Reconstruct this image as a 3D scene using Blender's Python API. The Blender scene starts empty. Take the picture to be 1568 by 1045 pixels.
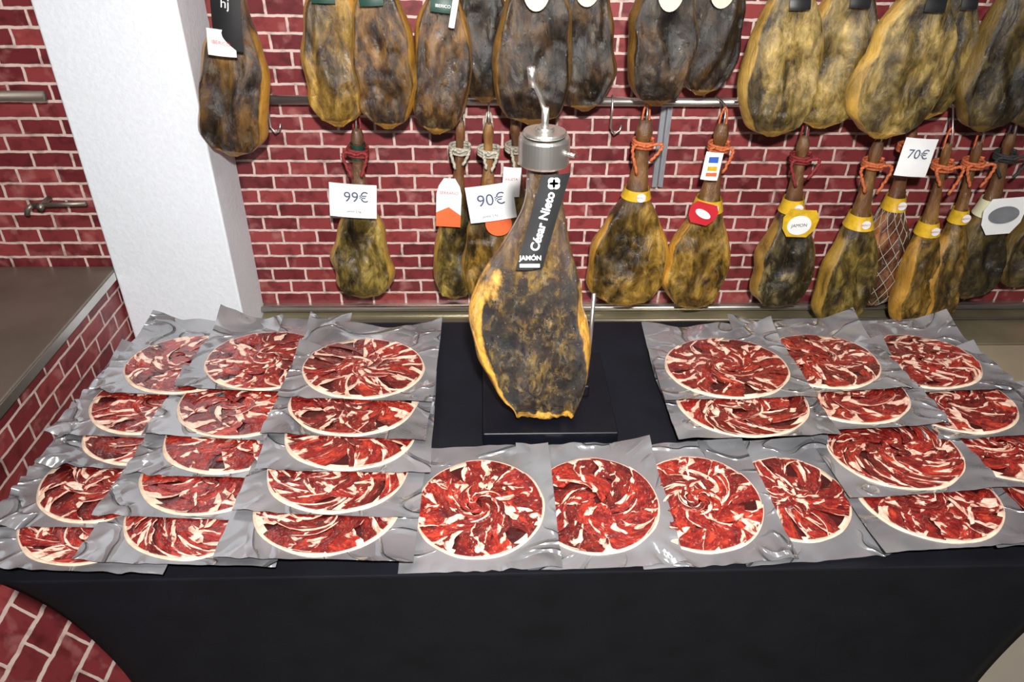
import bpy, math, random
from mathutils import Matrix, Vector, noise
random.seed(7)
COL=bpy.context.scene.collection
# ------------------------------------------------------------------ helpers
def link(o): COL.objects.link(o); return o
def mesh_obj(name,verts,faces,mats=(),midx=None,smooth=True,parent=None,uvs=None,attrs=None,loc=None,rot=None):
    me=bpy.data.meshes.new(name); me.from_pydata([tuple(v) for v in verts],[],faces)
    for m in mats: me.materials.append(m)
    if midx:
        me.polygons.foreach_set('material_index',midx)
    if smooth: me.polygons.foreach_set('use_smooth',[True]*len(me.polygons))
    if attrs:
        for k,vals in attrs.items():
            a=me.attributes.new(k,'FLOAT','POINT'); a.data.foreach_set('value',vals)
    me.update()
    o=bpy.data.objects.new(name,me); link(o)
    if parent: o.parent=parent
    if loc: o.location=loc
    if rot: o.rotation_euler=rot
    return o
def empty(name,loc=(0,0,0),rot=(0,0,0)):
    e=bpy.data.objects.new(name,None); e.empty_display_size=.05; link(e); e.location=loc; e.rotation_euler=rot; return e
def box(name,x0,x1,y0,y1,z0,z1,mat,parent=None,bevel=0):
    v=[(x,y,z) for z in (z0,z1) for y in (y0,y1) for x in (x0,x1)]
    f=[(0,2,3,1),(4,5,7,6),(0,1,5,4),(2,6,7,3),(0,4,6,2),(1,3,7,5)]
    o=mesh_obj(name,v,f,[mat],smooth=False,parent=parent)
    if bevel:
        b=o.modifiers.new('b','BEVEL'); b.width=bevel; b.segments=3
    return o
def tube_data(pts,r,n=10,cap=True):
    pts=[Vector(p) for p in pts]; V=[];F=[]
    rr=r if isinstance(r,(list,tuple)) else [r]*len(pts)
    up=None
    for i,p in enumerate(pts):
        d=(pts[min(i+1,len(pts)-1)]-pts[max(i-1,0)])
        if d.length<1e-9: d=Vector((0,0,1))
        d.normalize()
        if up is None:
            up=d.orthogonal().normalized()
        else:
            up=(up-d*up.dot(d)); up=up.normalized() if up.length>1e-6 else d.orthogonal().normalized()
        s=d.cross(up)
        for k in range(n):
            a=2*math.pi*k/n
            V.append(p+(up*math.cos(a)+s*math.sin(a))*rr[i])
    for i in range(len(pts)-1):
        for k in range(n):
            F.append((i*n+k,i*n+(k+1)%n,(i+1)*n+(k+1)%n,(i+1)*n+k))
    if cap:
        F.append(tuple(range(n-1,-1,-1))); b=(len(pts)-1)*n; F.append(tuple(range(b,b+n)))
    return V,F
def tube(name,pts,r,mat,parent=None,n=10):
    V,F=tube_data(pts,r,n); return mesh_obj(name,V,F,[mat],parent=parent)
def merge(parts):
    V=[];F=[]
    for v,f in parts:
        b=len(V); V+=v; F+=[tuple(i+b for i in q) for q in f]
    return V,F
def smooth(a,b,x):
    t=max(0,min(1,(x-a)/(b-a))); return t*t*(3-2*t)
def interp(tab,s):
    n=len(tab)
    if s<=tab[0][0]: return tab[0][1:]
    if s>=tab[-1][0]: return tab[-1][1:]
    for i in range(n-1):
        if tab[i][0]<=s<=tab[i+1][0]: break
    t=(s-tab[i][0])/(tab[i+1][0]-tab[i][0])
    p0=tab[max(i-1,0)];p1=tab[i];p2=tab[i+1];p3=tab[min(i+2,n-1)]
    out=[]
    for k in range(1,len(p1)):
        a,b,c,d=p0[k],p1[k],p2[k],p3[k]
        out.append(.5*((2*b)+(c-a)*t+(2*a-5*b+4*c-d)*t*t+(3*b-a-3*c+d)*t**3))
    return out
# ------------------------------------------------------------------ materials
def new_mat(name):
    m=bpy.data.materials.new(name); m.use_nodes=True; nt=m.node_tree
    return m,nt,nt.nodes['Principled BSDF']
def N(nt,t,**kw):
    n=nt.nodes.new(t)
    for k,v in kw.items():
        if k.startswith('i_'):
            key=k[2:]; key=int(key) if key.isdigit() else key.replace('_',' ')
            n.inputs[key].default_value=v
        else: setattr(n,k,v)
    return n
def ramp(nt,stops,interp='LINEAR'):
    r=nt.nodes.new('ShaderNodeValToRGB'); cr=r.color_ramp; cr.interpolation=interp
    while len(cr.elements)<len(stops): cr.elements.new(.5)
    for e,(p,c) in zip(cr.elements,stops):
        e.position=p; e.color=(c[0],c[1],c[2],1) if not isinstance(c,(int,float)) else (c,c,c,1)
    return r
def mixc(nt,a,b,f,mode='MIX'):
    m=nt.nodes.new('ShaderNodeMix'); m.data_type='RGBA'; m.blend_type=mode
    for sock,v in ((m.inputs[0],f),(m.inputs[6],a),(m.inputs[7],b)):
        if hasattr(v,'is_linked'): nt.links.new(v,sock)
        else: sock.default_value=v if isinstance(v,(int,float)) else (*v,1)
    return m.outputs[2]
def math_n(nt,op,a,b=None,c=None):
    m=N(nt,'ShaderNodeMath',operation=op)
    for i,v in enumerate((a,b,c)):
        if v is None: continue
        if hasattr(v,'is_linked'): nt.links.new(v,m.inputs[i])
        else: m.inputs[i].default_value=v
    return m.outputs[0]
def plain(name,col,rough=.5,metal=0,nscale=20,var=.15,bump=0,coat=0,spec=.5):
    m,nt,b=new_mat(name)
    tc=N(nt,'ShaderNodeTexCoord'); n=N(nt,'ShaderNodeTexNoise',i_Scale=nscale,i_Detail=4.)
    nt.links.new(tc.outputs['Object'],n.inputs['Vector'])
    d=tuple(c*(1-var) for c in col); l=tuple(min(1,c*(1+var)) for c in col)
    r=ramp(nt,[(.3,d),(.7,l)]); nt.links.new(n.outputs[0],r.inputs[0]); nt.links.new(r.outputs[0],b.inputs['Base Color'])
    b.inputs['Roughness'].default_value=rough; b.inputs['Metallic'].default_value=metal; b.inputs['Coat Weight'].default_value=coat; b.inputs['Specular IOR Level'].default_value=spec
    if bump:
        bp=N(nt,'ShaderNodeBump',i_Strength=bump,i_Distance=.01); nt.links.new(n.outputs[0],bp.inputs['Height']); nt.links.new(bp.outputs[0],b.inputs['Normal'])
    return m
def brick_mat(name,axis,bw=.106,bh=.045):
    m,nt,b=new_mat(name)
    tc=N(nt,'ShaderNodeTexCoord'); sp=N(nt,'ShaderNodeSeparateXYZ'); cb=N(nt,'ShaderNodeCombineXYZ')
    nt.links.new(tc.outputs['Object'],sp.inputs[0])
    nt.links.new(sp.outputs[axis],cb.inputs[0]); nt.links.new(sp.outputs[2],cb.inputs[1])
    nd=N(nt,'ShaderNodeTexNoise',i_Scale=35.,i_Detail=3.); nt.links.new(cb.outputs[0],nd.inputs['Vector'])
    sub=N(nt,'ShaderNodeVectorMath',operation='SUBTRACT'); sub.inputs[1].default_value=(.5,.5,.5); nt.links.new(nd.outputs['Color'],sub.inputs[0])
    sc=N(nt,'ShaderNodeVectorMath',operation='SCALE'); sc.inputs['Scale'].default_value=.006; nt.links.new(sub.outputs[0],sc.inputs[0])
    ad=N(nt,'ShaderNodeVectorMath',operation='ADD'); nt.links.new(cb.outputs[0],ad.inputs[0]); nt.links.new(sc.outputs[0],ad.inputs[1])
    br=N(nt,'ShaderNodeTexBrick',i_Scale=1.,i_Mortar_Size=.0042,i_Mortar_Smooth=.25,i_Bias=-.1,i_Brick_Width=bw,i_Row_Height=bh)
    br.inputs['Color1'].default_value=(.13,.016,.021,1); br.inputs['Color2'].default_value=(.28,.046,.046,1); br.inputs['Mortar'].default_value=(.62,.48,.43,1)
    nt.links.new(ad.outputs[0],br.inputs['Vector'])
    n2=N(nt,'ShaderNodeTexNoise',i_Scale=28.,i_Detail=5.); nt.links.new(cb.outputs[0],n2.inputs['Vector'])
    r2=ramp(nt,[(.3,(.45,.40,.40)),(.5,(1,1,1)),(.72,(1.0,.95,.95))]); nt.links.new(n2.outputs[0],r2.inputs[0])
    c=mixc(nt,br.outputs['Color'],r2.outputs[0],.85,'MULTIPLY')
    n3=N(nt,'ShaderNodeTexNoise',i_Scale=16.,i_Detail=7.); nt.links.new(cb.outputs[0],n3.inputs['Vector'])
    r3=ramp(nt,[(.56,0.),(.75,.55)]); nt.links.new(n3.outputs[0],r3.inputs[0])
    c=mixc(nt,c,(.50,.22,.20),r3.outputs[0])
    nt.links.new(c,b.inputs['Base Color']); b.inputs['Roughness'].default_value=.42
    bp=N(nt,'ShaderNodeBump',i_Strength=.4,i_Distance=.004,invert=True); nt.links.new(br.outputs['Fac'],bp.inputs['Height']); nt.links.new(bp.outputs[0],b.inputs['Normal'])
    return m
def ham_mat(name,cols,fat,rough=.30,coat=.65,scale=1.0,fatmix=1.0,shank=(.19,.075,.026),shw=1.0,mold=.30,bumpd=.009,fatnoise=1.1,stretch=.6,cr=.12,dk=(.74,.78,.74)):
    m,nt,b=new_mat(name)
    cols=tuple(tuple(x*k for x,k in zip(c,dk)) for c in cols)
    tc=N(nt,'ShaderNodeTexCoord'); oi=N(nt,'ShaderNodeObjectInfo')
    off=N(nt,'ShaderNodeVectorMath',operation='ADD')
    nt.links.new(tc.outputs['Object'],off.inputs[0]); nt.links.new(math_n(nt,'MULTIPLY',oi.outputs['Random'],37.),off.inputs[1])
    mp=N(nt,'ShaderNodeMapping'); mp.inputs['Scale'].default_value=(1.25,1.25,stretch); nt.links.new(off.outputs[0],mp.inputs[0])
    n1=N(nt,'ShaderNodeTexNoise',i_Scale=19.*scale,i_Detail=11.,i_Roughness=.70,i_Distortion=.5); nt.links.new(mp.outputs[0],n1.inputs['Vector'])
    r1=ramp(nt,[(.38,cols[0]),(.48,cols[1]),(.59,cols[2]),(.68,tuple(min(1,x*1.5) for x in cols[2]))]); nt.links.new(n1.outputs[0],r1.inputs[0])
    n2=N(nt,'ShaderNodeTexNoise',i_Scale=9.*scale,i_Detail=6.,i_Roughness=.6,i_Distortion=.3); nt.links.new(mp.outputs[0],n2.inputs['Vector'])
    r2=ramp(nt,[(.40,(.22,.18,.15)),(.58,(1.2,1.12,1.0))]); nt.links.new(n2.outputs[0],r2.inputs[0])
    c=mixc(nt,r1.outputs[0],r2.outputs[0],.85,'MULTIPLY')
    at=N(nt,'ShaderNodeAttribute',attribute_name='fat')
    n3=N(nt,'ShaderNodeTexNoise',i_Scale=18.*scale,i_Detail=7.,i_Roughness=.65); nt.links.new(mp.outputs[0],n3.inputs['Vector'])
    mb=math_n(nt,'ADD',at.outputs['Fac'],math_n(nt,'MULTIPLY_ADD',n3.outputs[0],fatnoise,-.5*fatnoise))
    r3=ramp(nt,[(.40,0.),(.60,fatmix)]); nt.links.new(mb,r3.inputs[0])
    fr=ramp(nt,[(.3,tuple(x*.30 for x in fat)),(.5,tuple(x*.9 for x in fat)),(.75,tuple(min(1,x*1.3) for x in fat))]); nt.links.new(n1.outputs[0],fr.inputs[0])
    c=mixc(nt,c,fr.outputs[0],r3.outputs[0])
    n4=N(nt,'ShaderNodeTexNoise',i_Scale=30.*scale,i_Detail=9.,i_Roughness=.75); nt.links.new(mp.outputs[0],n4.inputs['Vector'])
    r4=ramp(nt,[(.54,0.),(.66,mold)]); nt.links.new(n4.outputs[0],r4.inputs[0])
    c=mixc(nt,c,(.40,.34,.17),r4.outputs[0])
    sh=N(nt,'ShaderNodeAttribute',attribute_name='shank')
    c=mixc(nt,c,shank,math_n(nt,'MULTIPLY',sh.outputs['Fac'],shw))
    c=mixc(nt,c,r2.outputs[0],.40,'MULTIPLY')
    nt.links.new(c,b.inputs['Base Color'])
    rr=ramp(nt,[(.3,max(.08,rough-.14)),(.7,rough+.2)]); nt.links.new(n3.outputs[0],rr.inputs[0]); nt.links.new(rr.outputs[0],b.inputs['Roughness'])
    b.inputs['Coat Weight'].default_value=coat; b.inputs['Coat Roughness'].default_value=cr
    bp=N(nt,'ShaderNodeBump',i_Strength=.9,i_Distance=bumpd); nt.links.new(n1.outputs[0],bp.inputs['Height']); nt.links.new(bp.outputs[0],b.inputs['Normal']); nt.links.new(bp.outputs[0],b.inputs['Coat Normal'])
    return m
M={}
M['dark']=ham_mat('ham_dark',((.007,.004,.003),(.026,.013,.006),(.085,.045,.015)),(.26,.13,.022),fatmix=.8,mold=.13)
M['brown']=ham_mat('ham_brown',((.012,.006,.003),(.065,.030,.008),(.21,.105,.024)),(.44,.22,.030),mold=.18)
M['olive']=ham_mat('ham_olive',((.016,.011,.004),(.11,.074,.014),(.32,.23,.060)),(.44,.26,.04),mold=.26)
M['pale']=ham_mat('ham_pale',((.045,.030,.009),(.23,.155,.036),(.46,.33,.12)),(.56,.34,.065),rough=.32,mold=.34)
M['gold']=ham_mat('ham_gold',((.030,.017,.005),(.22,.122,.018),(.44,.27,.06)),(.58,.30,.04),mold=.26)
M['red']=ham_mat('ham_red',((.05,.012,.008),(.18,.05,.025),(.34,.15,.07)),(.4,.16,.05))
M['dark2']=ham_mat('ham_grey_olive',((.010,.008,.005),(.050,.037,.014),(.25,.19,.10)),(.38,.21,.035))
M['olive2']=ham_mat('ham_dull_olive',((.010,.007,.004),(.050,.034,.010),(.14,.098,.030)),(.18,.115,.025),mold=.2)
M['main']=ham_mat('ham_cured_face',((.003,.0025,.002),(.016,.011,.004),(.125,.085,.018)),(.78,.41,.05),rough=.16,coat=1.,scale=2.0,shank=(.12,.06,.014),shw=.6,mold=.27,bumpd=.014,fatnoise=.75,stretch=.8,cr=.07,dk=(1,1,1))
white=plain('white_card',(.80,.80,.80),.5,var=.03)
cream=plain('cream_label',(.70,.68,.46),.5,var=.05)
black=plain('black_print',(.012,.012,.013),.4,var=.2)
orange=plain('orange_label',(.75,.13,.04),.5,var=.08)
yellow=plain('yellow_band',(.62,.38,.02),.35,var=.2,nscale=60,coat=.4)
redp=plain('red_print',(.50,.02,.03),.45,var=.1)
green=plain('dark_green_label',(.01,.05,.035),.45)
blue=plain('blue_print',(.03,.1,.45),.5)
pen=plain('pen_ink',(.07,.09,.16),.5)
rope_or=plain('orange_cord',(.50,.12,.04),.8,nscale=150,var=.4)
rope_red=plain('red_cord',(.22,.02,.02),.8,nscale=150,var=.4)
rope_gr=plain('natural_cord',(.38,.35,.28),.9,nscale=150,var=.3)
rope_bl=plain('black_cord',(.03,.03,.03),.9,nscale=150,var=.4)
steel=plain('brushed_steel',(.66,.64,.60),.30,.95,nscale=8,var=.12)
steel_d=plain('dull_steel',(.22,.19,.155),.40,.7,nscale=5,var=.2)
bsteel=plain('bench_steel',(.34,.30,.19),.3,.6,nscale=5,var=.25)
galv=plain('galvanised_bracket',(.34,.35,.38),.5,.6)
beige=plain('beige_worktop',(.30,.25,.17),.45,nscale=6,var=.1)
paint=plain('white_plaster',(.70,.73,.78),.75,nscale=90,var=.03,bump=.15)
ceil_m=plain('ceiling_paint',(.75,.75,.74),.8,var=.03)
floor_m=plain('floor_tile',(.36,.32,.26),.4,nscale=4,var=.08)
cloth=plain('black_stretch_cloth',(.0030,.0034,.0065),.75,nscale=14,var=.35,bump=.05,spec=.20)
board=plain('black_lacquer_board',(.0035,.004,.007),.42,var=.2,spec=.25)
brX=brick_mat('red_brick_wallpaper',0); brY=brick_mat('red_brick_counter',1,bw=.125,bh=.052)
def slice_mat():
    m,nt,b=new_mat('cured_ham_slices')
    A=lambda k:N(nt,'ShaderNodeAttribute',attribute_name=k).outputs['Fac']
    u,v,rn,ou=A('pu'),A('pv'),A('rnd'),A('outer')
    cb=N(nt,'ShaderNodeCombineXYZ')
    for i,x in enumerate((math_n(nt,'MULTIPLY',u,2.2),math_n(nt,'MULTIPLY',v,2.2),math_n(nt,'MULTIPLY',rn,91.))): nt.links.new(x,cb.inputs[i])
    n1=N(nt,'ShaderNodeTexNoise',i_Scale=1.4,i_Detail=5.,i_Roughness=.6,i_Distortion=.6); nt.links.new(cb.outputs[0],n1.inputs['Vector'])
    meat=ramp(nt,[(.28,(.045,.002,.003)),(.5,(.165,.006,.006)),(.72,(.38,.028,.012))]); nt.links.new(n1.outputs[0],meat.inputs[0])
    tint=ramp(nt,[(0.,(.42,.38,.38)),(.5,(.95,.95,.95)),(1.,(1.45,1.9,1.3))]); nt.links.new(math_n(nt,'FRACT',math_n(nt,'MULTIPLY',rn,17.3)),tint.inputs[0])
    mt=mixc(nt,meat.outputs[0],tint.outputs[0],.9,'MULTIPLY')
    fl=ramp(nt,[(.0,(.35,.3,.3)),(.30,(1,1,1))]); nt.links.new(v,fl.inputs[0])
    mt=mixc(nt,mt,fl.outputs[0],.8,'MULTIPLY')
    n2=N(nt,'ShaderNodeTexNoise',i_Scale=1.05,i_Detail=3.,i_Roughness=.5,i_Distortion=.6); nt.links.new(cb.outputs[0],n2.inputs['Vector'])
    t=math_n(nt,'ADD',math_n(nt,'MULTIPLY',v,.50),math_n(nt,'MULTIPLY',n2.outputs[0],1.15))
    t=math_n(nt,'ADD',t,math_n(nt,'MULTIPLY',math_n(nt,'FRACT',math_n(nt,'MULTIPLY',rn,7.7)),.22))
    st=ramp(nt,[(.0,0.),(.558,0.),(.59,1.),(1.,1.)]); nt.links.new(math_n(nt,'MULTIPLY',t,.5),st.inputs[0])
    fc=ramp(nt,[(.3,(.48,.18,.11)),(.50,(.68,.46,.35)),(.68,(.76,.64,.53))]); nt.links.new(n1.outputs[0],fc.inputs[0])
    c=mixc(nt,mt,fc.outputs[0],st.outputs[0])
    n3=N(nt,'ShaderNodeTexNoise',i_Scale=5.,i_Detail=4.,i_Distortion=1.); nt.links.new(cb.outputs[0],n3.inputs['Vector'])
    mr=ramp(nt,[(.58,0.),(.70,.45)]); nt.links.new(n3.outputs[0],mr.inputs[0]); c=mixc(nt,c,(.58,.24,.16),mr.outputs[0])
    oe=ramp(nt,[(.965,0.),(.995,.9)]); nt.links.new(u,oe.inputs[0])
    c=mixc(nt,c,(.70,.54,.42),math_n(nt,'MULTIPLY',oe.outputs[0],ou))
    nt.links.new(c,b.inputs['Base Color']); b.inputs['Roughness'].default_value=.38; b.inputs['Coat Weight'].default_value=.85; b.inputs['Coat Roughness'].default_value=.07
    tc=N(nt,'ShaderNodeTexCoord'); nb=N(nt,'ShaderNodeTexNoise',i_Scale=55.,i_Detail=3.); nt.links.new(tc.outputs['Object'],nb.inputs['Vector'])
    bp=N(nt,'ShaderNodeBump',i_Strength=.6,i_Distance=.006); nt.links.new(nb.outputs[0],bp.inputs['Height']); nt.links.new(bp.outputs[0],b.inputs['Normal']); nt.links.new(bp.outputs[0],b.inputs['Coat Normal'])
    return m
slices=slice_mat()
def bag_mat():
    m,nt,b=new_mat('vacuum_bag_film')
    tc=N(nt,'ShaderNodeTexCoord'); oi=N(nt,'ShaderNodeObjectInfo')
    ad=N(nt,'ShaderNodeVectorMath',operation='ADD')
    nt.links.new(tc.outputs['Object'],ad.inputs[0]); nt.links.new(math_n(nt,'MULTIPLY',oi.outputs['Random'],19.),ad.inputs[1])
    n=N(nt,'ShaderNodeTexNoise',i_Scale=5.,i_Detail=1.5,i_Distortion=.8); nt.links.new(ad.outputs[0],n.inputs['Vector'])
    r=ramp(nt,[(.35,(.14,.14,.15)),(.65,(.26,.26,.275))]); nt.links.new(n.outputs[0],r.inputs[0]); nt.links.new(r.outputs[0],b.inputs['Base Color'])
    b.inputs['Roughness'].default_value=.22; b.inputs['Metallic'].default_value=.3; b.inputs['Specular IOR Level'].default_value=1.
    b.inputs['Coat Weight'].default_value=1.; b.inputs['Coat Roughness'].default_value=.07; b.inputs['Coat IOR'].default_value=1.8
    sp=N(nt,'ShaderNodeVectorMath',operation='LENGTH'); nt.links.new(tc.outputs['Object'],sp.inputs[0])
    mk=ramp(nt,[(.115,0.),(.150,1.)]); nt.links.new(sp.outputs['Value'],mk.inputs[0])
    n2=N(nt,'ShaderNodeTexNoise',i_Scale=7.,i_Detail=.5,i_Distortion=1.2); nt.links.new(ad.outputs[0],n2.inputs['Vector'])
    cr=ramp(nt,[(.42,0.),(.485,.4),(.50,1.),(.515,.4),(.58,0.)]); nt.links.new(n2.outputs[0],cr.inputs[0])
    h=math_n(nt,'MULTIPLY',cr.outputs[0],mk.outputs[0])
    bp=N(nt,'ShaderNodeBump',i_Strength=1.,i_Distance=.0075); nt.links.new(h,bp.inputs['Height'])
    bp2=N(nt,'ShaderNodeBump',i_Strength=.8,i_Distance=.020); nt.links.new(n.outputs[0],bp2.inputs['Height']); nt.links.new(bp.outputs[0],bp2.inputs['Normal'])
    nt.links.new(bp2.outputs[0],b.inputs['Normal']); nt.links.new(bp2.outputs[0],b.inputs['Coat Normal'])
    return m
bagm=bag_mat()
rimm=plain('fat_rim',(.62,.47,.35),.35,nscale=60,var=.2,coat=.3)
# ------------------------------------------------------------------ room
box('floor',-3.2,3.2,-2.2,2.4,-.1,0,floor_m)
box('ceiling',-3.2,3.2,-2.2,2.4,2.9,3.0,ceil_m)
box('wall_back',-1.082,3.2,2.2,2.4,0,2.9,brX)
box('wall_left',-3.2,-1.082,2.02,2.4,0,2.9,brX)
box('pillar',-1.082,-.737,1.995,2.2,0,2.9,paint,bevel=.006)
ct=empty('brick_counter')
box('counter_body',-3.0,-1.09,.25,2.015,0,.655,brY,ct)
box('counter_top',-3.0,-1.082,.24,2.018,.655,.69,steel_d,ct,bevel=.004)
box('counter_edge',-1.0815,-1.079,.24,1.99,.66,.685,steel,ct)
mesh_obj('counter_foot',[(-1.088,.25,.34),(-.80,.25,0),(-1.088,.25,0),(-1.088,1.99,.34),(-.80,1.99,0),(-1.088,1.99,0)],[(0,1,4,3),(0,2,1),(3,4,5),(0,3,5,2),(1,2,5,4)],[brY],parent=ct,smooth=False)
bn=empty('steel_bench')
box('bench_body',-.735,3.0,1.72,2.195,0,.40,steel_d,bn)
box('bench_top_steel',-.735,3.0,1.97,2.198,.40,.43,bsteel,bn,bevel=.003)
box('bench_worktop',-.735,3.0,1.68,1.965,.40,.428,beige,bn,bevel=.003)
box('bench_upstand',-.735,3.0,2.185,2.199,.43,.455,steel,bn)
tube('bench_lip',[(-.735,2.165,.452),(3.0,2.165,.452)],.010,steel,bn)
tube('bench_lip_low',[(-.735,2.11,.438),(3.0,2.11,.438)],.005,steel_d,bn)
rl=empty('wall_rail')
tube('rail_pipe',[(-.70,2.15,1.140),(2.9,2.15,1.140)],.0125,steel,rl,n=16)
for x in (-.60,.50,1.6,2.7): tube('rail_bracket',[(x,2.15,1.140),(x,2.20,1.140)],.009,steel,rl)
ru=empty('upper_wall_rail')
tube('rail_pipe',[(-.73,2.08,1.80),(2.9,2.08,1.80)],.0125,steel,ru,n=16)
for x in (-.60,.50,1.6,2.7): tube('rail_bracket',[(x,2.08,1.80),(x,2.20,1.80)],.009,steel,ru)
lr=empty('side_wall_rail')
tube('rail_pipe',[(-3.0,1.96,1.20),(-1.10,1.96,1.20)],.0125,steel_d,lr,n=16)
for x in (-2.6,-1.7): tube('rail_bracket',[(x,1.96,1.20),(x,2.02,1.20)],.009,steel,lr)
bk=empty('slotted_bracket')
box('bracket_strip',.512,.545,2.185,2.199,.87,1.12,galv,bk)
box('bracket_web',.526,.531,2.165,2.186,.88,1.12,galv,bk)
tp=empty('wall_tap')
tube('tap_pipe',[(-1.235,1.975,.900),(-1.09,1.975,.905)],.0065,steel_d,tp)
tube('tap_elbow',[(-1.21,2.02,.900),(-1.21,1.975,.900),(-1.21,1.960,.895)],.009,steel_d,tp)
tube('tap_outlet',[(-1.235,1.975,.900),(-1.250,1.970,.89),(-1.254,1.968,.875)],.007,steel_d,tp)
# ------------------------------------------------------------------ table
X0,X1,Y0,Y1=-.80,1.12,.826,1.60
def table():
    t=empty('display_table')
    per=[]
    def side(a,b,n): 
        for i in range(n): per.append((a[0]+(b[0]-a[0])*i/n,a[1]+(b[1]-a[1])*i/n))
    r=.012
    side((X0+r,Y0),(X1-r,Y0),48);side((X1,Y0+r),(X1,Y1-r),24);side((X1-r,Y1),(X0+r,Y1),48);side((X0,Y1-r),(X0,Y0+r),24)
    V=[];F=[];n=len(per);cx=(X0+X1)/2;cy=(Y0+Y1)/2;hx=(X1-X0)/2;hy=(Y1-Y0)/2
    L=26
    for j in range(L+1):
        d=.75*(j/L)**1.25
        ix=.150*(1-math.exp(-d/.14)); iy=.02*(1-math.exp(-d/.2))
        for (x,y) in per:
            u=(x-cx)/hx; v=(y-cy)/hy
            arcx=(1-v*v)*.05*math.sin(math.pi*min(1,d/.75))
            arcy=(1-u*u)*.03*math.sin(math.pi*min(1,d/.75))
            hem=0
            if j==L: hem=.10*(1-u*u)*(1 if abs(v)>.98 else 0)+.10*(1-v*v)*(1 if abs(u)>.98 else 0)
            wr=.0025*math.sin(u*9+d*14+2)*smooth(.02,.2,d)
            V.append((x-u*(ix+arcx*abs(u)),y-v*(iy+arcy*abs(v))-wr,.75-d+hem))
    for j in range(L):
        for i in range(n):
            F.append((j*n+i,(j+1)*n+i,(j+1)*n+(i+1)%n,j*n+(i+1)%n))
    F.append(tuple(range(n)))
    me=mesh_obj('tablecloth',V,F,[cloth],parent=t)
    me.data.polygons[len(F)-1].use_smooth=False
    for x in (X0+.22,X1-.22):
        for y in (Y0+.09,Y1-.09): tube('leg',[(x,y,0),(x,y,.72)],.015,steel_d,t)
    box('table_board',X0+.02,X1-.02,Y0+.02,Y1-.02,.715,.745,black,t)
table()
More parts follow.
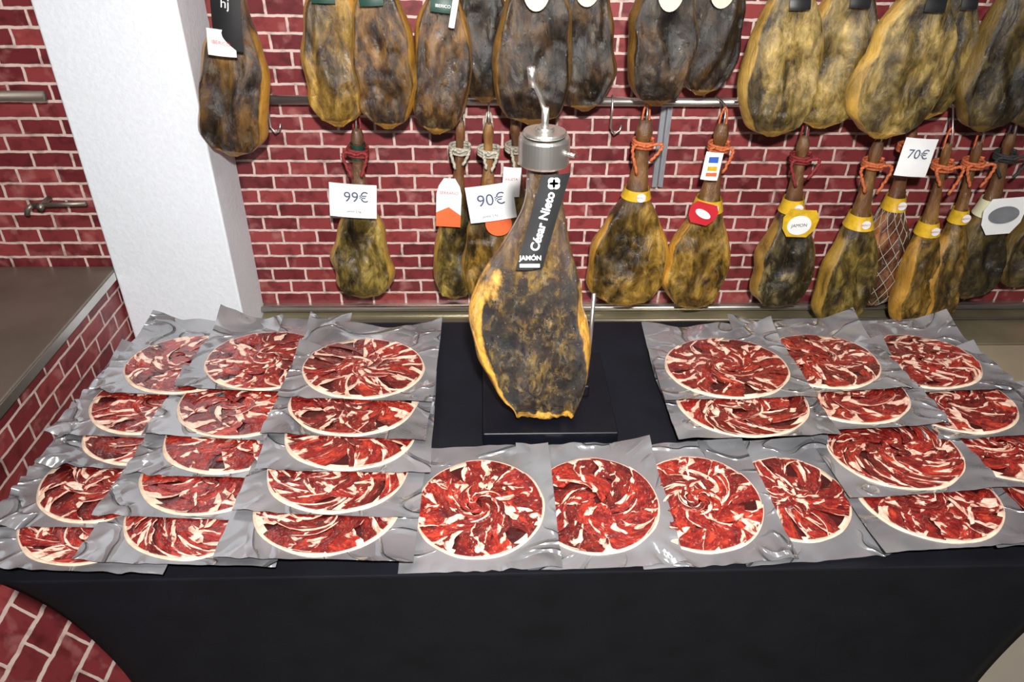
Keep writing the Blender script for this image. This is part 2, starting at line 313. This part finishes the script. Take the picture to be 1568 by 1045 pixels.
# ------------------------------------------------------------------ ham slice packs
def pack(cx,cy,d,bw=.31,style=0,ax=.09,by=.03,seed=0,z0=.7545,rot=0,bd=.335,oy=.037,curl=1.0,wl=0,wr_=0):
    rnd=random.Random(seed)
    V=[];F=[];mi=[];pu=[];pv=[];pr=[];po=[]
    def addv(x,y,z,u=0,v=0,r=0,o=0): V.append((x,y,z));pu.append(u);pv.append(v);pr.append(r);po.append(o);return len(V)-1
    G=44; R=d/2
    base=[]
    ph=rnd.random()*9; lift=rnd.uniform(.010,.030)*curl; lift2=rnd.uniform(.010,.030)*curl
    for j in range(G+1):
        for i in range(G+1):
            u=i/G*2-1; v=j/G*2-1
            x=u*bw/2+.003*noise.noise((v*1.5,ph,1)); y=v*bd/2+oy+.003*noise.noise((u*1.5,ph,7))
            rr=math.hypot(x,y)/R
            e=smooth(1.0,1.35,rr)
            an=math.atan2(y,x)
            w1=noise.noise((x*9,y*9,ph))
            z=e*.004*w1+e*.0013*math.sin(an*22+5*noise.noise((x*8,y*8,ph)))*max(0,w1*2+.4)
            # looser, puckered film on the free outer margin and near edge
            fr_=max(wl*smooth(.50,.85,-u),wr_*smooth(.50,.85,u))*(1-smooth(-.1,.5,v))+.5*smooth(.7,.95,-v)*max(wl,wr_)
            z+=e*fr_*(.0035*math.sin(an*26+6*noise.noise((x*7,y*7,ph)))*(.5+noise.noise((x*14,y*14,ph+3)))+.005*abs(noise.noise((x*20,y*20,ph))))
            c=max(0,abs(u)-.55)/.45*max(0,v-.45)/.55
            z+=(lift if u<0 else lift2)*c
            if v>.70: z+=.009*((v-.70)/.30)**2*(.4+1.2*noise.noise((u*2+ph,0,0)))*curl
            base.append(addv(x,y,z))
    for j in range(G):
        for i in range(G):
            a=base[j*(G+1)+i];F.append((a,a+1,base[(j+1)*(G+1)+i+1],base[(j+1)*(G+1)+i]));mi.append(0)
    n=64; lo=[];hi=[];inn=[]
    for k in range(n):
        a=2*math.pi*k/n; rr=R*(1+.03*noise.noise((math.cos(a)*2.2+ph,math.sin(a)*2.2,3)))
        c,s=math.cos(a),math.sin(a)
        lo.append(addv(c*(rr+.0008),s*(rr+.0008),.0002)); hi.append(addv(c*rr,s*rr,.0020)); inn.append(addv(c*R*.9,s*R*.9,.0026))
    ctr=addv(0,0,.0026)
    for k in range(n):
        q=(k+1)%n
        F.append((lo[k],lo[q],hi[q],hi[k]));mi.append(2);F.append((hi[k],hi[q],inn[q],inn[k]));mi.append(2);F.append((inn[k],inn[q],ctr));mi.append(1)
    if style==0: rings=[(20,.50,.990,.40,.10),(13,.24,.66,.36,.5),(7,.04,.38,.30,.9)]
    elif style==1: rings=[(22,.30,.990,.32,.10),(13,.04,.46,.26,.2)]
    elif style==2: rings=[(24,.60,.990,.36,.9),(16,.38,.76,.34,.7),(10,.16,.52,.30,.5),(5,.02,.27,.26,.3)]
    else: rings=[(16,.52,.990,.50,.20),(10,.26,.70,.42,.7),(5,.04,.40,.34,.3)]
    zb=.0030
    for ri,(cnt,ra,rb,w,sw) in enumerate(rings):
        off=rnd.random()*6; sg=rnd.choice((-1,1)); fan=rnd.choice((-1,1))
        for k in range(cnt):
            a=off+2*math.pi*k/cnt+rnd.uniform(-.13,.13)
            rid=rnd.random(); nu,nv=8,5; idx=[]
            wd=w*R*rnd.uniform(.75,1.3); ra2=max(0,ra+rnd.uniform(-.08,.08))
            rb2=rb+rnd.uniform(-.025,.006) if ri==0 else rb+rnd.uniform(-.11,.11)
            swk=sw+rnd.uniform(-.35,.35); bend=rnd.uniform(-.14,.14)
            for iu in range(nu+1):
                tu=iu/nu; rad=(ra2+(rb2-ra2)*tu)*R
                ang=a+sg*swk*(tu-.5)*(rb-ra)/max(.2,(ra+rb)/2)*1.6+bend*math.sin(tu*math.pi)
                hw=wd*.5*(math.sin(math.pi*(.14+.74*tu))**.6)
                if ri==0: hw=wd*.5*(.55+.5*tu)
                hw*=1+.30*noise.noise((tu*3.5,rid*50,ri))
                for iv in range(nv+1):
                    tv=iv/nv
                    s=(tv-.5)*2*hw*fan
                    aa=ang+s/max(rad,.018)
                    z=zb+ri*.0009+.0018*tv+.0011*noise.noise((k*3.1,tu*3,tv*2+ri))+.0004*math.sin(tu*math.pi)
                    if ri>0 and rad<.02: 
                        dx=math.cos(ang)*rad-math.sin(ang)*s; dy=math.sin(ang)*rad+math.cos(ang)*s
                    else: dx=math.cos(aa)*rad; dy=math.sin(aa)*rad
                    idx.append(addv(dx,dy,z,tu,tv,rid,1 if ri==0 else 0))
            for iu in range(nu):
                for iv in range(nv):
                    b=iu*(nv+1)+iv
                    q=(idx[b],idx[b+nv+1],idx[b+nv+2],idx[b+1])
                    F.append(q if fan>0 else q[::-1]);mi.append(1)
    zc=z0+abs(ax)*.5*bd+abs(by)*bw*.5
    o=mesh_obj('ham_slice_pack',V,F,[bagm,slices,rimm],mi,attrs=dict(pu=pu,pv=pv,rnd=pr,outer=po))
    o.location=(cx,cy,zc)
    o.rotation_euler=(-ax,by,rot)
    return o
rows=[(-.266,1.365,.262,1),(-.270,1.248,.260,0),(-.262,1.152,.256,1),(-.270,1.047,.256,2),(-.274,.952,.248,3),
(-.485,1.400,.262,0),(-.495,1.248,.256,3),(-.492,1.145,.248,0),(-.498,1.045,.248,3),(-.490,.948,.244,2),
(-.655,1.390,.256,3),(-.676,1.258,.248,0),(-.655,1.170,.240,3),(-.671,1.030,.244,0),(-.660,.940,.240,2)]
for i,(x,y,d,s) in enumerate(rows):
    c=i//5
    pack(x,y,d,.315,s,.10,.048,seed=i+1,z0=.7535+[.004,.002,0][c],rot=random.uniform(-.035,.035),wl=[.7,1.1,1.8][c])
rows=[(.533,1.357,.268,0),(.532,1.236,.268,2),(.758,1.382,.246,0),(.770,1.262,.238,3),(.785,1.082,.244,2),(.790,.958,.242,0),
(.986,1.382,.246,2),(.983,1.232,.236,3),(1.010,1.097,.240,0),(1.006,.968,.240,3)]
for i,(x,y,d,s) in enumerate(rows):
    c=0 if i<2 else 1 if i<6 else 2
    pack(x,y,d,.285 if i in (4,5) else .315,s,.10,-.048,seed=i+31,z0=.7535+[.004,.002,0][c],rot=random.uniform(-.05,.02) if i not in (4,5) else .03,wr_=[.6,.9,1.2][c])
for i,(x,y,d,s,w) in enumerate([(-.012,.962,.230,0,.268),(.194,.966,.228,3,.262),(.380,.966,.228,0,.262),(.553,.974,.204,1,.262)]):
    pack(x,y,d,w,s,-.03,-.035,seed=i+71,z0=.7535,rot=[.0,.03,.04,.05][i],bd=.295,oy=.008,curl=.35,wr_=1.2)
# ------------------------------------------------------------------ hams
def ham(name,prof,L,yth,mat,seed=0,parent=None,lump=.013,rings=72,seg=60,meat=1.0,main=False):
    V=[];F=[];fat=[];shk=[]
    for j in range(rings+1):
        s=j/rings; s=1-(1-s)**1.25 if s>.5 else s*(1-.5**1.25)/.5
        l,r,th=interp(prof,s)
        c=(l+r)/2;w=max(.001,(r-l)/2); th=max(.001,th)
        body=smooth(.38,.6,s)
        for k in range(seg):
            a=2*math.pi*k/seg
            ca,sa=math.cos(a),math.sin(a)
            p=.80 if sa<0 else 1
            x=c+w*math.copysign(abs(ca)**.92,ca); y=th*math.copysign(abs(sa)**p,sa)
            z=-L*s
            front=1 if sa<0 else 0
            q=Vector((x*13+seed*3.7,y*6,z*7))
            n1=noise.noise(q)
            n2=noise.noise(Vector((x*26+seed,y*12,z*13+seed*2)))
            n3=abs(noise.noise(Vector((x*24+seed,z*9,seed))))
            n4=abs(noise.noise(Vector((x*60+seed,z*30,seed+4))))
            am=lump*(.25+.75*body)
            if s>.97: am*=.4
            dy=(n1*1.2+n2*(.6 if main else .3))*am
            u=(x-c)/w
            if main:
                g1=math.exp(-((s-.66)/.10)**2-((u+.35)/.30)**2); g2=math.exp(-((s-.80)/.12)**2-((u-.40)/.22)**2)
                rd=math.exp(-((u-.15+(s-.7)*1.6)/.16)**2)*smooth(.5,.6,s)*(1-smooth(.88,.96,s))
                hollow=front*abs(sa)*(.022*g1+.020*g2-.014*rd)
            else:
                sd=1 if seed%2 else -1
                g1=math.exp(-((s-.70)/.10)**2-((u+.25*sd)/.35)**2)
                rd=math.exp(-((u*sd-.25+(s-.72)*2.0)/.18)**2)*smooth(.5,.62,s)*(1-smooth(.86,.95,s))
                hollow=front*abs(sa)*(.016*g1-.009*rd)*min(1,w/.08)
            cr=body*front*((.12-min(.12,n3))*am*5.0+(.10-min(.10,n4))*am*(2.6 if main else 2.0))
            rimb=body*front*am*(1.0 if main else .8)*math.exp(-((abs(ca)-.82)/.12)**2)
            y2=y-dy*(1 if sa<0 else -1)*abs(sa)+hollow+cr*abs(sa)-rimb
            x2=x+(n2*am*.5+ n1*am*.6*body)*abs(ca)
            V.append((x2,y2,z+ (n1*am*.5 if s>.9 else 0)))
            if main: rim=(smooth(.64,.86,-ca) if ca<0 else smooth(.76,.95,ca)) if front else .95
            else: rim=smooth(.76,.95,abs(ca)) if front else .95
            low=smooth(.945,.985,s) if not main else smooth(.925,.965,s)
            f=max(rim,low)*body*.95+(1-body)*.18*smooth(.2,.4,s)
            if main:
                f=max(f,.50*smooth(.15,.8,-ca)*smooth(.30,.42,s)*(1-smooth(.46,.64,s)),.34*smooth(.5,.9,ca)*smooth(.25,.4,s)*(1-smooth(.5,.7,s)))
            fat.append(f*meat); shk.append(.65*(1-smooth(.30,.46,s)))
    for j in range(rings):
        for k in range(seg):
            F.append((j*seg+k,(j+1)*seg+k,(j+1)*seg+(k+1)%seg,j*seg+(k+1)%seg))
    F.append(tuple(range(seg))); F.append(tuple(rings*seg+k for k in range(seg-1,-1,-1)))
    return mesh_obj(name,V,F,[mat],parent=parent,attrs=dict(fat=fat,shank=shk))
def wall_prof(W,skew,th,rng):
    base=[(0,.13),(.05,.19),(.11,.15),(.20,.17),(.30,.23),(.38,.31),(.46,.47),(.55,.74),(.64,.92),(.74,1.0),(.83,.98),(.91,.86),(.965,.60),(1,.16)]
    out=[]
    b1=rng.uniform(-.08,.08)
    for s,w in base:
        c=skew*W*(math.sin(math.pi*min(1,max(0,(s-.3)/.7))))*.35
        l=-w*W+c; r=w*W+c
        if s>.4: l-=(rng.uniform(-.08,.08)+b1)*W*w; r+=(rng.uniform(-.08,.08)+b1)*W*w
        t=min(w*W,.022+(w*th*.9)) if s<.5 else th*min(1,w**.6)
        out.append((s,l,r,t))
    return out
def rope(parent,mat,z,rad,seed,ends=2,loop=.04,hang=.07):
    rg=random.Random(seed); parts=[]
    pts=[]
    for i in range(46):
        a=i/45*2*math.pi*3.2
        pts.append(((rad+.004)*math.cos(a),(rad+.004)*math.sin(a),z+.012-i/45*.024+rg.uniform(-.001,.001)))
    parts.append(tube_data(pts,.0042,6))
    y=-(rad+.006)
    for e in range(ends):
        sx=1 if e%2==0 else -1
        pts=[]; n=22; L=rg.uniform(.5,1.2)*loop; hh=hang*rg.uniform(.6,1.15)
        for i in range(n):
            t=i/(n-1)
            x=sx*(math.sin(t*math.pi)*L+ t*L*.5*rg.uniform(.95,1.05)); zz=z+math.sin(t*math.pi*.9)*.018-(t**2)*hh*rg.uniform(.97,1.03)
            pts.append((x+.0015*math.sin(i*2.4),y-.006+.0015*math.cos(i*2.4),zz))
        parts.append(tube_data(pts,.0045,6))
    pts=[(.010*math.sin(t/14*2*math.pi),0,z+.01+.05*(1-math.cos(t/14*2*math.pi))) for t in range(15)]
    parts.append(tube_data(pts,.003,6))
    V,F=merge(parts)
    mesh_obj('cord',V,F,[mat],parent=parent)
def band(parent,prof,L,s0,s1,mat,k=1.06,name='paper_band'):
    V=[];F=[];n=32;m=6
    for j in range(m+1):
        s=s0+(s1-s0)*j/m
        l,r,th=interp(prof,s);c=(l+r)/2;w=(r-l)/2
        for i in range(n):
            a=2*math.pi*i/n; V.append((c+(w*k+.004)*math.cos(a),(th*k+.007)*math.sin(a),-L*s))
    for j in range(m):
        for i in range(n): F.append((j*n+i,(j+1)*n+i,(j+1)*n+(i+1)%n,j*n+(i+1)%n))
    return mesh_obj(name,V,F,[mat],parent=parent)
def text(parent,body,size,loc,mat,rot=0,bold=0,tilt=0):
    """print facing -y; rot turns it in its own plane, tilt leans it"""
    c=bpy.data.curves.new('print','FONT'); c.body=body; c.size=size; c.align_x='CENTER'; c.align_y='CENTER'; c.offset=bold; c.materials.append(mat)
    o=bpy.data.objects.new('print',c); link(o); o.parent=parent; o.location=loc
    R=Matrix.Rotation(tilt,3,'X')@Matrix.Rotation(rot,3,'Y')@Matrix.Rotation(math.pi/2,3,'X')
    o.rotation_euler=R.to_euler(); return o
def card(parent,w,h,x,y,z,mat,rot=0,outline=None,name='card',curve=.004,tilt=0):
    V=[];F=[]
    R=Matrix.Rotation(rot,3,'Y')
    if outline:
        n=len(outline)
        for dy in (0,.0012):
            for px,pz in outline:
                v=R@Vector((px*w,dy,pz*h)); V.append((x+v.x,y+v.y-tilt*v.z,z+v.z))
        F=[tuple(range(n-1,-1,-1)),tuple(range(n,2*n))]+[(i,(i+1)%n,n+(i+1)%n,n+i) for i in range(n)]
        return mesh_obj(name,V,F,[mat],parent=parent,smooth=False)
    g=8
    for dy in (0,.0012):
        for j in range(g+1):
            for i in range(g+1):
                u=i/g-.5;v=j/g-.5
                p=R@Vector((u*w,dy+curve*math.cos(u*math.pi)*-1+curve*.5*math.sin(v*4),v*h)); V.append((x+p.x,y+p.y-tilt*p.z,z+p.z))
    q=(g+1)**2
    for j in range(g):
        for i in range(g):
            a=j*(g+1)+i;F.append((a,a+1,a+g+2,a+g+1));F.append((q+a,q+a+g+1,q+a+g+2,q+a+1))
    return mesh_obj(name,V,F,[mat],parent=parent)
circle=[(math.cos(a*math.pi/12)*.5,math.sin(a*math.pi/12)*.5) for a in range(24)]
bottle=[(-.5,-.5),(.5,-.5),(.5,.18),(.42,.34),(.22,.5),(-.22,.5),(-.42,.34),(-.5,.18)]
shield=[(-.28,-.5),(.28,-.5),(.46,-.2),(.5,.2),(.36,.5),(-.36,.5),(-.5,.2),(-.46,-.2)]
lower=dict(
L1=(-.349,1.087,-.378,.557,.190,2.07,'olive',.1,0),
L2=(-.064,1.110,-.098,.551,.145,2.07,'olive',.3,0),
L3=(.012,1.115,.006,.563,.160,2.035,'gold',-.2,0),
K3=(.085,1.110,.105,.562,.150,2.085,'olive',.2,0),
L4=(.441,1.12,.436,.537,.240,2.05,'gold',.1,-.1),
L5=(.655,1.11,.650,.524,.212,2.05,'gold',-.15,-.1),
L6=(.895,1.075,.927,.523,.185,2.06,'dark2',.2,0),
L7=(1.095,1.070,1.110,.478,.185,2.03,'olive',.45,.2),
L8=(1.215,1.095,1.250,.509,.160,2.09,'red',.4,0),
L9=(1.300,1.060,1.355,.459,.135,2.04,'gold',.8,0),
L10=(1.400,1.060,1.455,.453,.135,2.06,'gold',.8,0),
L11=(1.500,1.076,1.545,.540,.165,2.08,'olive2',.2,0),
L12=(1.640,1.076,1.700,.580,.150,2.08,'olive2',.1,0))
PR={}
for i,(k,(tx,tz,bx,bz,w,y,mt,turn,sk)) in enumerate(lower.items()):
    rg=random.Random(i*5+3)
    L=math.hypot(tx-bx,tz-bz); lean=math.atan2(tx-bx,tz-bz)
    e=empty('hanging_ham',(tx,y,tz),(0,lean,0)); 
    prof=wall_prof(w/2,sk,.052 if w>.16 else .045,rg)
    h=ham('ham_body',prof,L,0,M[mt],seed=i+1,parent=e); h.rotation_euler=(0,0,turn*.3)
    PR[k]=(e,prof,L,y)
    tube('hook',[(0,0,-.02),(0,-.012,.005),(0,-.010,.03),(0,.02,max(.03,1.140-tz+.02)),(0,2.15-y,1.156-tz),(0,2.15-y+.018,1.140-tz),(0,2.15-y+.012,1.122-tz)],.0028,steel,e,n=8)
def P(k): return PR[k]
ropes=dict(L1=rope_red,L2=rope_gr,L3=rope_gr,K3=rope_gr,L4=rope_or,L5=rope_or,L6=rope_red,L7=rope_or,L8=rope_or,L9=rope_or,L10=rope_or,L11=rope_bl,L12=rope_bl)
for i,(k,m) in enumerate(ropes.items()):
    e,prof,L,y=P(k); rope(e,m,-.065 if k not in('L2','L3','K3') else -.08,.024,i,hang=.05 if m is rope_gr else .075,loop=.018 if m is rope_gr else .035)
for k,z0,z1 in (('L4',.925,.897),('L5',.895,.860),('L7',.855,.815),('L8',.885,.845),('L9',.825,.785),('L10',.855,.815),('L6',.89,.85),('L11',.88,.83)):
    e,prof,L,y=P(k); tz=lower[k][1]
    band(e,prof,L,(tz-z0)/L,(tz-z1)/L,yellow if k!='L11' else cream)
    th=interp(prof,(tz-z0/2-z1/2)/L)[2]
    card(e,.026,.026,0.004,-(th*1.06+.012),(z0+z1)/2-tz,white,outline=circle,name='band_badge')
    text(e,'IBERICO',.008,(0.004,-(th*1.06+.0128),(z0+z1)/2-tz),redp)
e,prof,L,y=P('L1'); band(e,prof,L,.08,.16,green,name='green_ribbon'); band(e,prof,L,.37,.42,green,name='green_ribbon')
card(e,.130,.098,-.008,-.075,-.182,white,rot=.02,name='price_card'); text(e,'99€',.042,(.002,-.0815,-.170),pen); text(e,'jamón 5 kg',.009,(-.006,-.081,-.212),black)
e,prof,L,y=P('L2'); card(e,.070,.145,-.024,-.07,-.215,white,outline=bottle,name='hang_label')
card(e,.070,.060,-.024,-.0715,-.257,orange,outline=[(-.5,-.5),(.5,-.5),(.5,.1),(0,.5),(-.5,.2)],name='hang_label_print'); text(e,'SERRANO',.012,(-.024,-.0722,-.185),redp)
e,prof,L,y=P('L3'); card(e,.13,.105,.008,-.075,-.20,white,rot=-.16,name='price_card'); text(e,'90€',.048,(.008,-.0815,-.19),pen,rot=-.16); text(e,'paleta 5 kg',.010,(.006,-.081,-.237),black,rot=-.16)
card(e,.075,.075,.03,-.065,-.268,orange,rot=.3,outline=circle,name='orange_label')
e,prof,L,y=P('K3'); card(e,.05,.085,-.015,-.06,-.16,white,rot=.1,name='hang_label'); text(e,'PALETA',.010,(-.015,-.067,-.15),redp)
e,prof,L,y=P('L5'); card(e,.048,.078,-.028,-.06,-.100,white,rot=.08,name='small_tag'); card(e,.026,.016,-.028,-.0665,-.080,blue,name='tag_print',curve=0); card(e,.026,.012,-.028,-.0665,-.105,yellow,name='tag_print',curve=0); card(e,.03,.010,-.028,-.0665,-.122,orange,name='tag_print',curve=0)
card(e,.085,.065,-.035,-.075,-.235,redp,rot=.25,outline=shield,name='red_label'); card(e,.050,.022,-.035,-.077,-.235,white,rot=.5,outline=circle,name='label_print')
e,prof,L,y=P('L6'); card(e,.105,.085,.0,-.075,-.235,yellow,rot=0.1,outline=shield,name='yellow_label'); card(e,.07,.06,-.002,-.077,-.24,white,outline=circle,name='label_print'); text(e,'JAMON',.014,(-.002,-.0778,-.24),black)
e,prof,L,y=P('L8'); card(e,.090,.105,-.045,-.13,-.045,white,rot=.12,name='price_card'); text(e,'70€',.036,(-.045,-.137,-.035),pen,rot=.12)
e,prof,L,y=P('L11'); card(e,.125,.115,0,-.07,-.225,white,outline=shield,name='round_label'); card(e,.09,.055,0,-.072,-.22,galv,outline=circle,name='label_print')
e,prof,L,y=P('L8'); parts=[]
for sgn in (-1,1):
    for k in range(12):
        pts=[]
        for i in range(50):
            s=.40+.59*i/49; l,r,th=interp(prof,s); c=(l+r)/2; w=(r-l)/2
            a=k/12*2*math.pi+sgn*i*.06; pts.append((c+(w+.002)*math.cos(a)*1.03,(th+.004)*math.sin(a)*1.05,-L*s))
        parts.append(tube_data(pts,.0011,4))
V,F=merge(parts); mesh_obj('netting',V,F,[rope_gr],parent=e)
upper=dict(
U1=(-.560,1.66,-.672,1.036,.192,2.00,'brown',.1,.1),
U2=(-.372,1.76,-.385,1.111,.172,2.02,'gold',.1,.2),
U3=(-.275,1.76,-.250,1.115,.172,1.99,'brown',-.2,.2),
U4=(-.065,1.74,-.128,1.095,.155,2.01,'brown',.1,0),
U5=(-.015,1.78,.003,1.165,.130,2.06,'dark',.1,0),
U6=(.119,1.78,.127,1.131,.200,1.98,'dark',.1,0),
U7=(.225,1.78,.270,1.149,.160,2.04,'dark',.1,0),
U8=(.430,1.79,.447,1.179,.192,1.99,'dark',.1,0),
U9=(.577,1.79,.575,1.193,.165,2.04,'dark',.1,0),
U10=(.731,1.74,.768,1.102,.210,1.98,'pale',.1,0),
U11=(.915,1.74,.906,1.112,.212,2.02,'pale',-.1,0),
U12=(1.085,1.74,1.053,1.100,.224,1.97,'pale',.1,.1),
U13=(1.185,1.76,1.200,1.132,.175,2.04,'olive',.1,0),
U14=(1.320,1.76,1.345,1.110,.180,2.00,'olive2',.1,0),
U15=(1.440,1.76,1.500,1.110,.185,2.04,'olive2',.1,0),
U16=(1.62,1.76,1.66,1.120,.185,2.0,'olive2',.1,0))
for i,(k,(tx,tz,bx,bz,w,y,mt,turn,sk)) in enumerate(upper.items()):
    rg=random.Random(i*7+100)
    L=math.hypot(tx-bx,tz-bz); lean=math.atan2(tx-bx,tz-bz)
    e=empty('hanging_ham',(tx,y,tz),(0,lean,0))
    prof=wall_prof(w/2,sk,.055,rg)
    h=ham('ham_body',prof,L,0,M[mt],seed=i+31,parent=e); h.rotation_euler=(0,0,turn*.3)
    tube('hook',[(0,0,-.02),(0,-.012,.005),(0,.02,.02),(0,2.08-y,1.818-tz),(0,2.08-y+.018,1.80-tz)],.0028,steel,e,n=8)
    rope(e,rope_bl,-.065,.024,i+60,hang=.05)
    if k=='U1':
        card(e,.068,.17,.006,-.085,1.405-tz,black,rot=-.08,name='hang_tag'); card(e,.066,.060,-.004,-.088,1.335-tz,white,rot=-.08,name='tag_print'); text(e,'hj',.03,(.006,-.095,1.425-tz),white); text(e,'IBERICO',.012,(-.004,-.094,1.335-tz),redp)
    elif k in('U2','U3'): card(e,.055,.05,0,-.065,1.448-tz,green,name='hang_tag')
    elif k=='U4': card(e,.06,.04,0,-.065,1.425-tz,green,name='hang_tag'); text(e,'IBERICO',.010,(0,-.072,1.42-tz),white); card(e,.014,.14,.03,-.075,1.445-tz,white,rot=.1,name='hang_strip')
    elif k in('U6','U7','U8','U9'): card(e,.062,.09,0,-.072,1.462-tz,cream,outline=circle,name='oval_label')
    elif k in('U10','U11','U12'): card(e,.05,.03,0,-.068,1.440-tz,black,name='hang_tag')
    elif k in('U13','U14'): card(e,.04,.03,0,-.068,1.435-tz,black,name='hang_tag')
for x in (-.60,.36,.80):
    e=empty('rail_hook',(x,2.15,1.140)); tube('hook',[(0,.0,.017),(0,-.018,.005),(0,-.018,-.03),(.0,-.02,-.07),(.012,-.024,-.085),(.026,-.024,-.075),(.03,-.024,-.06)],.003,steel,e,n=8)
# ------------------------------------------------------------------ main ham on stand
st=empty('ham_stand')
box('base_board',-.006,.260,1.135,1.42,.7505,.784,board,st,bevel=.003)
box('base_plinth',.035,.215,1.25,1.36,.784,.812,board,st,bevel=.004)
tube('post',[(.10,1.315,.78),(.10,1.315,1.30),(.10,1.30,1.335),(.098,1.27,1.341),(.097,1.23,1.341)],.009,steel,st,n=16)
tube('side_pin',[(.214,1.29,.78),(.214,1.29,1.01)],.004,steel,st,n=12)
def ringmesh(cx,cy,z0,z1,r0,r1,n=48):
    V=[];F=[]
    prof=[(r1,z0),(r1+.002,z0+.004),(r1+.002,z1-.004),(r1,z1),(r0,z1),(r0,z0)]
    for k in range(n):
        a=2*math.pi*k/n
        for r,z in prof: V.append((cx+r*math.cos(a),cy+r*math.sin(a),z))
    m=len(prof)
    for k in range(n):
        for j in range(m): F.append((k*m+j,((k+1)%n)*m+j,((k+1)%n)*m+(j+1)%m,k*m+(j+1)%m))
    return V,F
V,F=ringmesh(.097,1.2,1.308,1.354,.033,.040); mesh_obj('clamp_ring',V,F,[steel],parent=st,smooth=False)
V,F=ringmesh(.097,1.2,1.356,1.363,.010,.034); mesh_obj('clamp_collar',V,F,[steel],parent=st,smooth=False)
V,F=ringmesh(.097,1.2,1.363,1.369,.002,.014); mesh_obj('clamp_cap',V,F,[steel],parent=st,smooth=False)
tube('screw',[(.097,1.2,1.35),(.097,1.2,1.40)],.006,steel,st)
tube('handle',[(.097,1.2,1.39),(.088,1.2,1.418),(.076,1.198,1.440),(.070,1.197,1.455)],.0042,steel,st)
tube('handle_bar',[(.076,1.2,1.432),(.072,1.198,1.462)],.0065,steel,st)
tube('clamp_bolt',[(.130,1.18,1.332),(.144,1.168,1.332)],.004,steel,st)
Z0=1.345; ZB=.785; ML=Z0-ZB
tab=[(1.345,.076,.116,.018),(1.325,.074,.119,.020),(1.285,.071,.124,.024),(1.251,.068,.130,.028),(1.204,.054,.140,.034),(1.154,.027,.152,.044),(1.102,-.006,.166,.054),(1.048,-.026,.184,.060),(.992,-.029,.198,.062),(.933,-.015,.200,.062),(.875,.012,.196,.060),(.832,.034,.190,.056),(.806,.052,.183,.050),(.792,.074,.170,.036),(.785,.100,.152,.014)]
mp=[((Z0-z)/ML,l-.1,r-.1,t) for z,l,r,t in tab]
mh=empty('cured_ham_leg',(.1,1.205,Z0))
hb=ham('ham_body',mp,ML,0,M['main'],seed=5,parent=mh,lump=.019,rings=170,seg=130,main=True)
V=[];F=[];n=14
def ly(z): return -(interp(mp,(Z0-z)/ML)[2]+.020)
for j in range(n+1):
    t=j/n; z=1.303-t*.160
    cx=.016-t*.041
    for i in range(7):
        u=i/6-.5; V.append((cx+u*.046,ly(z)+.004-.004*math.cos(u*3),z-Z0+u*.004))
for j in range(n):
    for i in range(6): a=j*7+i; F.append((a,a+7,a+8,a+1))
mesh_obj('hang_label',V,F,[black],parent=mh)
tl=math.atan2(ly(1.17)-ly(1.29),.12)
text(mh,'César Nieto',.0205,(-.0045,ly(1.226)-.004,1.226-Z0),white,rot=-math.pi/2+.25,bold=.0005,tilt=tl)
text(mh,'JAMÓN',.0112,(-.0235,ly(1.163)-.002,1.164-Z0),white,bold=.0003,tilt=tl)
for a in range(4): card(mh,.012,.012,.012+.0052*math.cos(a*math.pi/2+.8),ly(1.289)-.0015,1.289-Z0+.0052*math.sin(a*math.pi/2+.8),white,outline=circle,name='emblem')
card(mh,.034,.006,-.0245,ly(1.152)-.0025,1.151-Z0,white,rot=0,name='print_strip',curve=0)
# ------------------------------------------------------------------ lights
def area(name,loc,target,size,power,col=(1,1,1),sy=None,spread=None):
    l=bpy.data.lights.new(name,'AREA'); l.energy=power; l.color=col; l.size=size
    if sy: l.shape='RECTANGLE'; l.size_y=sy
    if spread: l.spread=spread
    o=bpy.data.objects.new(name,l); link(o); o.location=loc
    o.rotation_euler=(Vector(target)-Vector(loc)).to_track_quat('-Z','Y').to_euler(); return o
lampm,nt,b=new_mat('lamp_diffuser'); b.inputs['Emission Color'].default_value=(1,.98,.95,1); b.inputs['Emission Strength'].default_value=8; b.inputs['Base Color'].default_value=(.8,.8,.8,1)
for x in (-1.1,.3,1.7):
    cl=empty('ceiling_lamp')
    box('lamp_housing',x-.14,x+.14,.3,1.5,2.85,2.899,white,cl)
    box('lamp_diffuser',x-.12,x+.12,.33,1.47,2.84,2.851,lampm,cl)
    area('ceiling_light',(x,.9,2.83),(x,.9,0),.24,5.5,(1,.97,.93),1.1)
area('flash_light',(.05,-.12,2.05),(.10,1.7,.95),.07,44,(1,.98,.95),spread=2.2)
w=bpy.data.worlds.new('world'); bpy.context.scene.world=w; w.use_nodes=True
w.node_tree.nodes['Background'].inputs[0].default_value=(.8,.85,1,1); w.node_tree.nodes['Background'].inputs[1].default_value=.05
# ------------------------------------------------------------------ camera
cam=bpy.data.cameras.new('camera'); co=bpy.data.objects.new('camera',cam); link(co)
cam.sensor_width=36; cam.lens=1200/1620*36; cam.clip_start=.02
R=Matrix.Rotation(math.radians(-2.4),3,'Z')@Matrix.Rotation(math.radians(90-33.4),3,'X')@Matrix.Rotation(math.radians(1.0),3,'Z')
co.matrix_world=Matrix.Translation((0,0,1.75))@R.to_4x4()
bpy.context.scene.camera=co
bpy.context.scene.view_settings.view_transform='Standard'
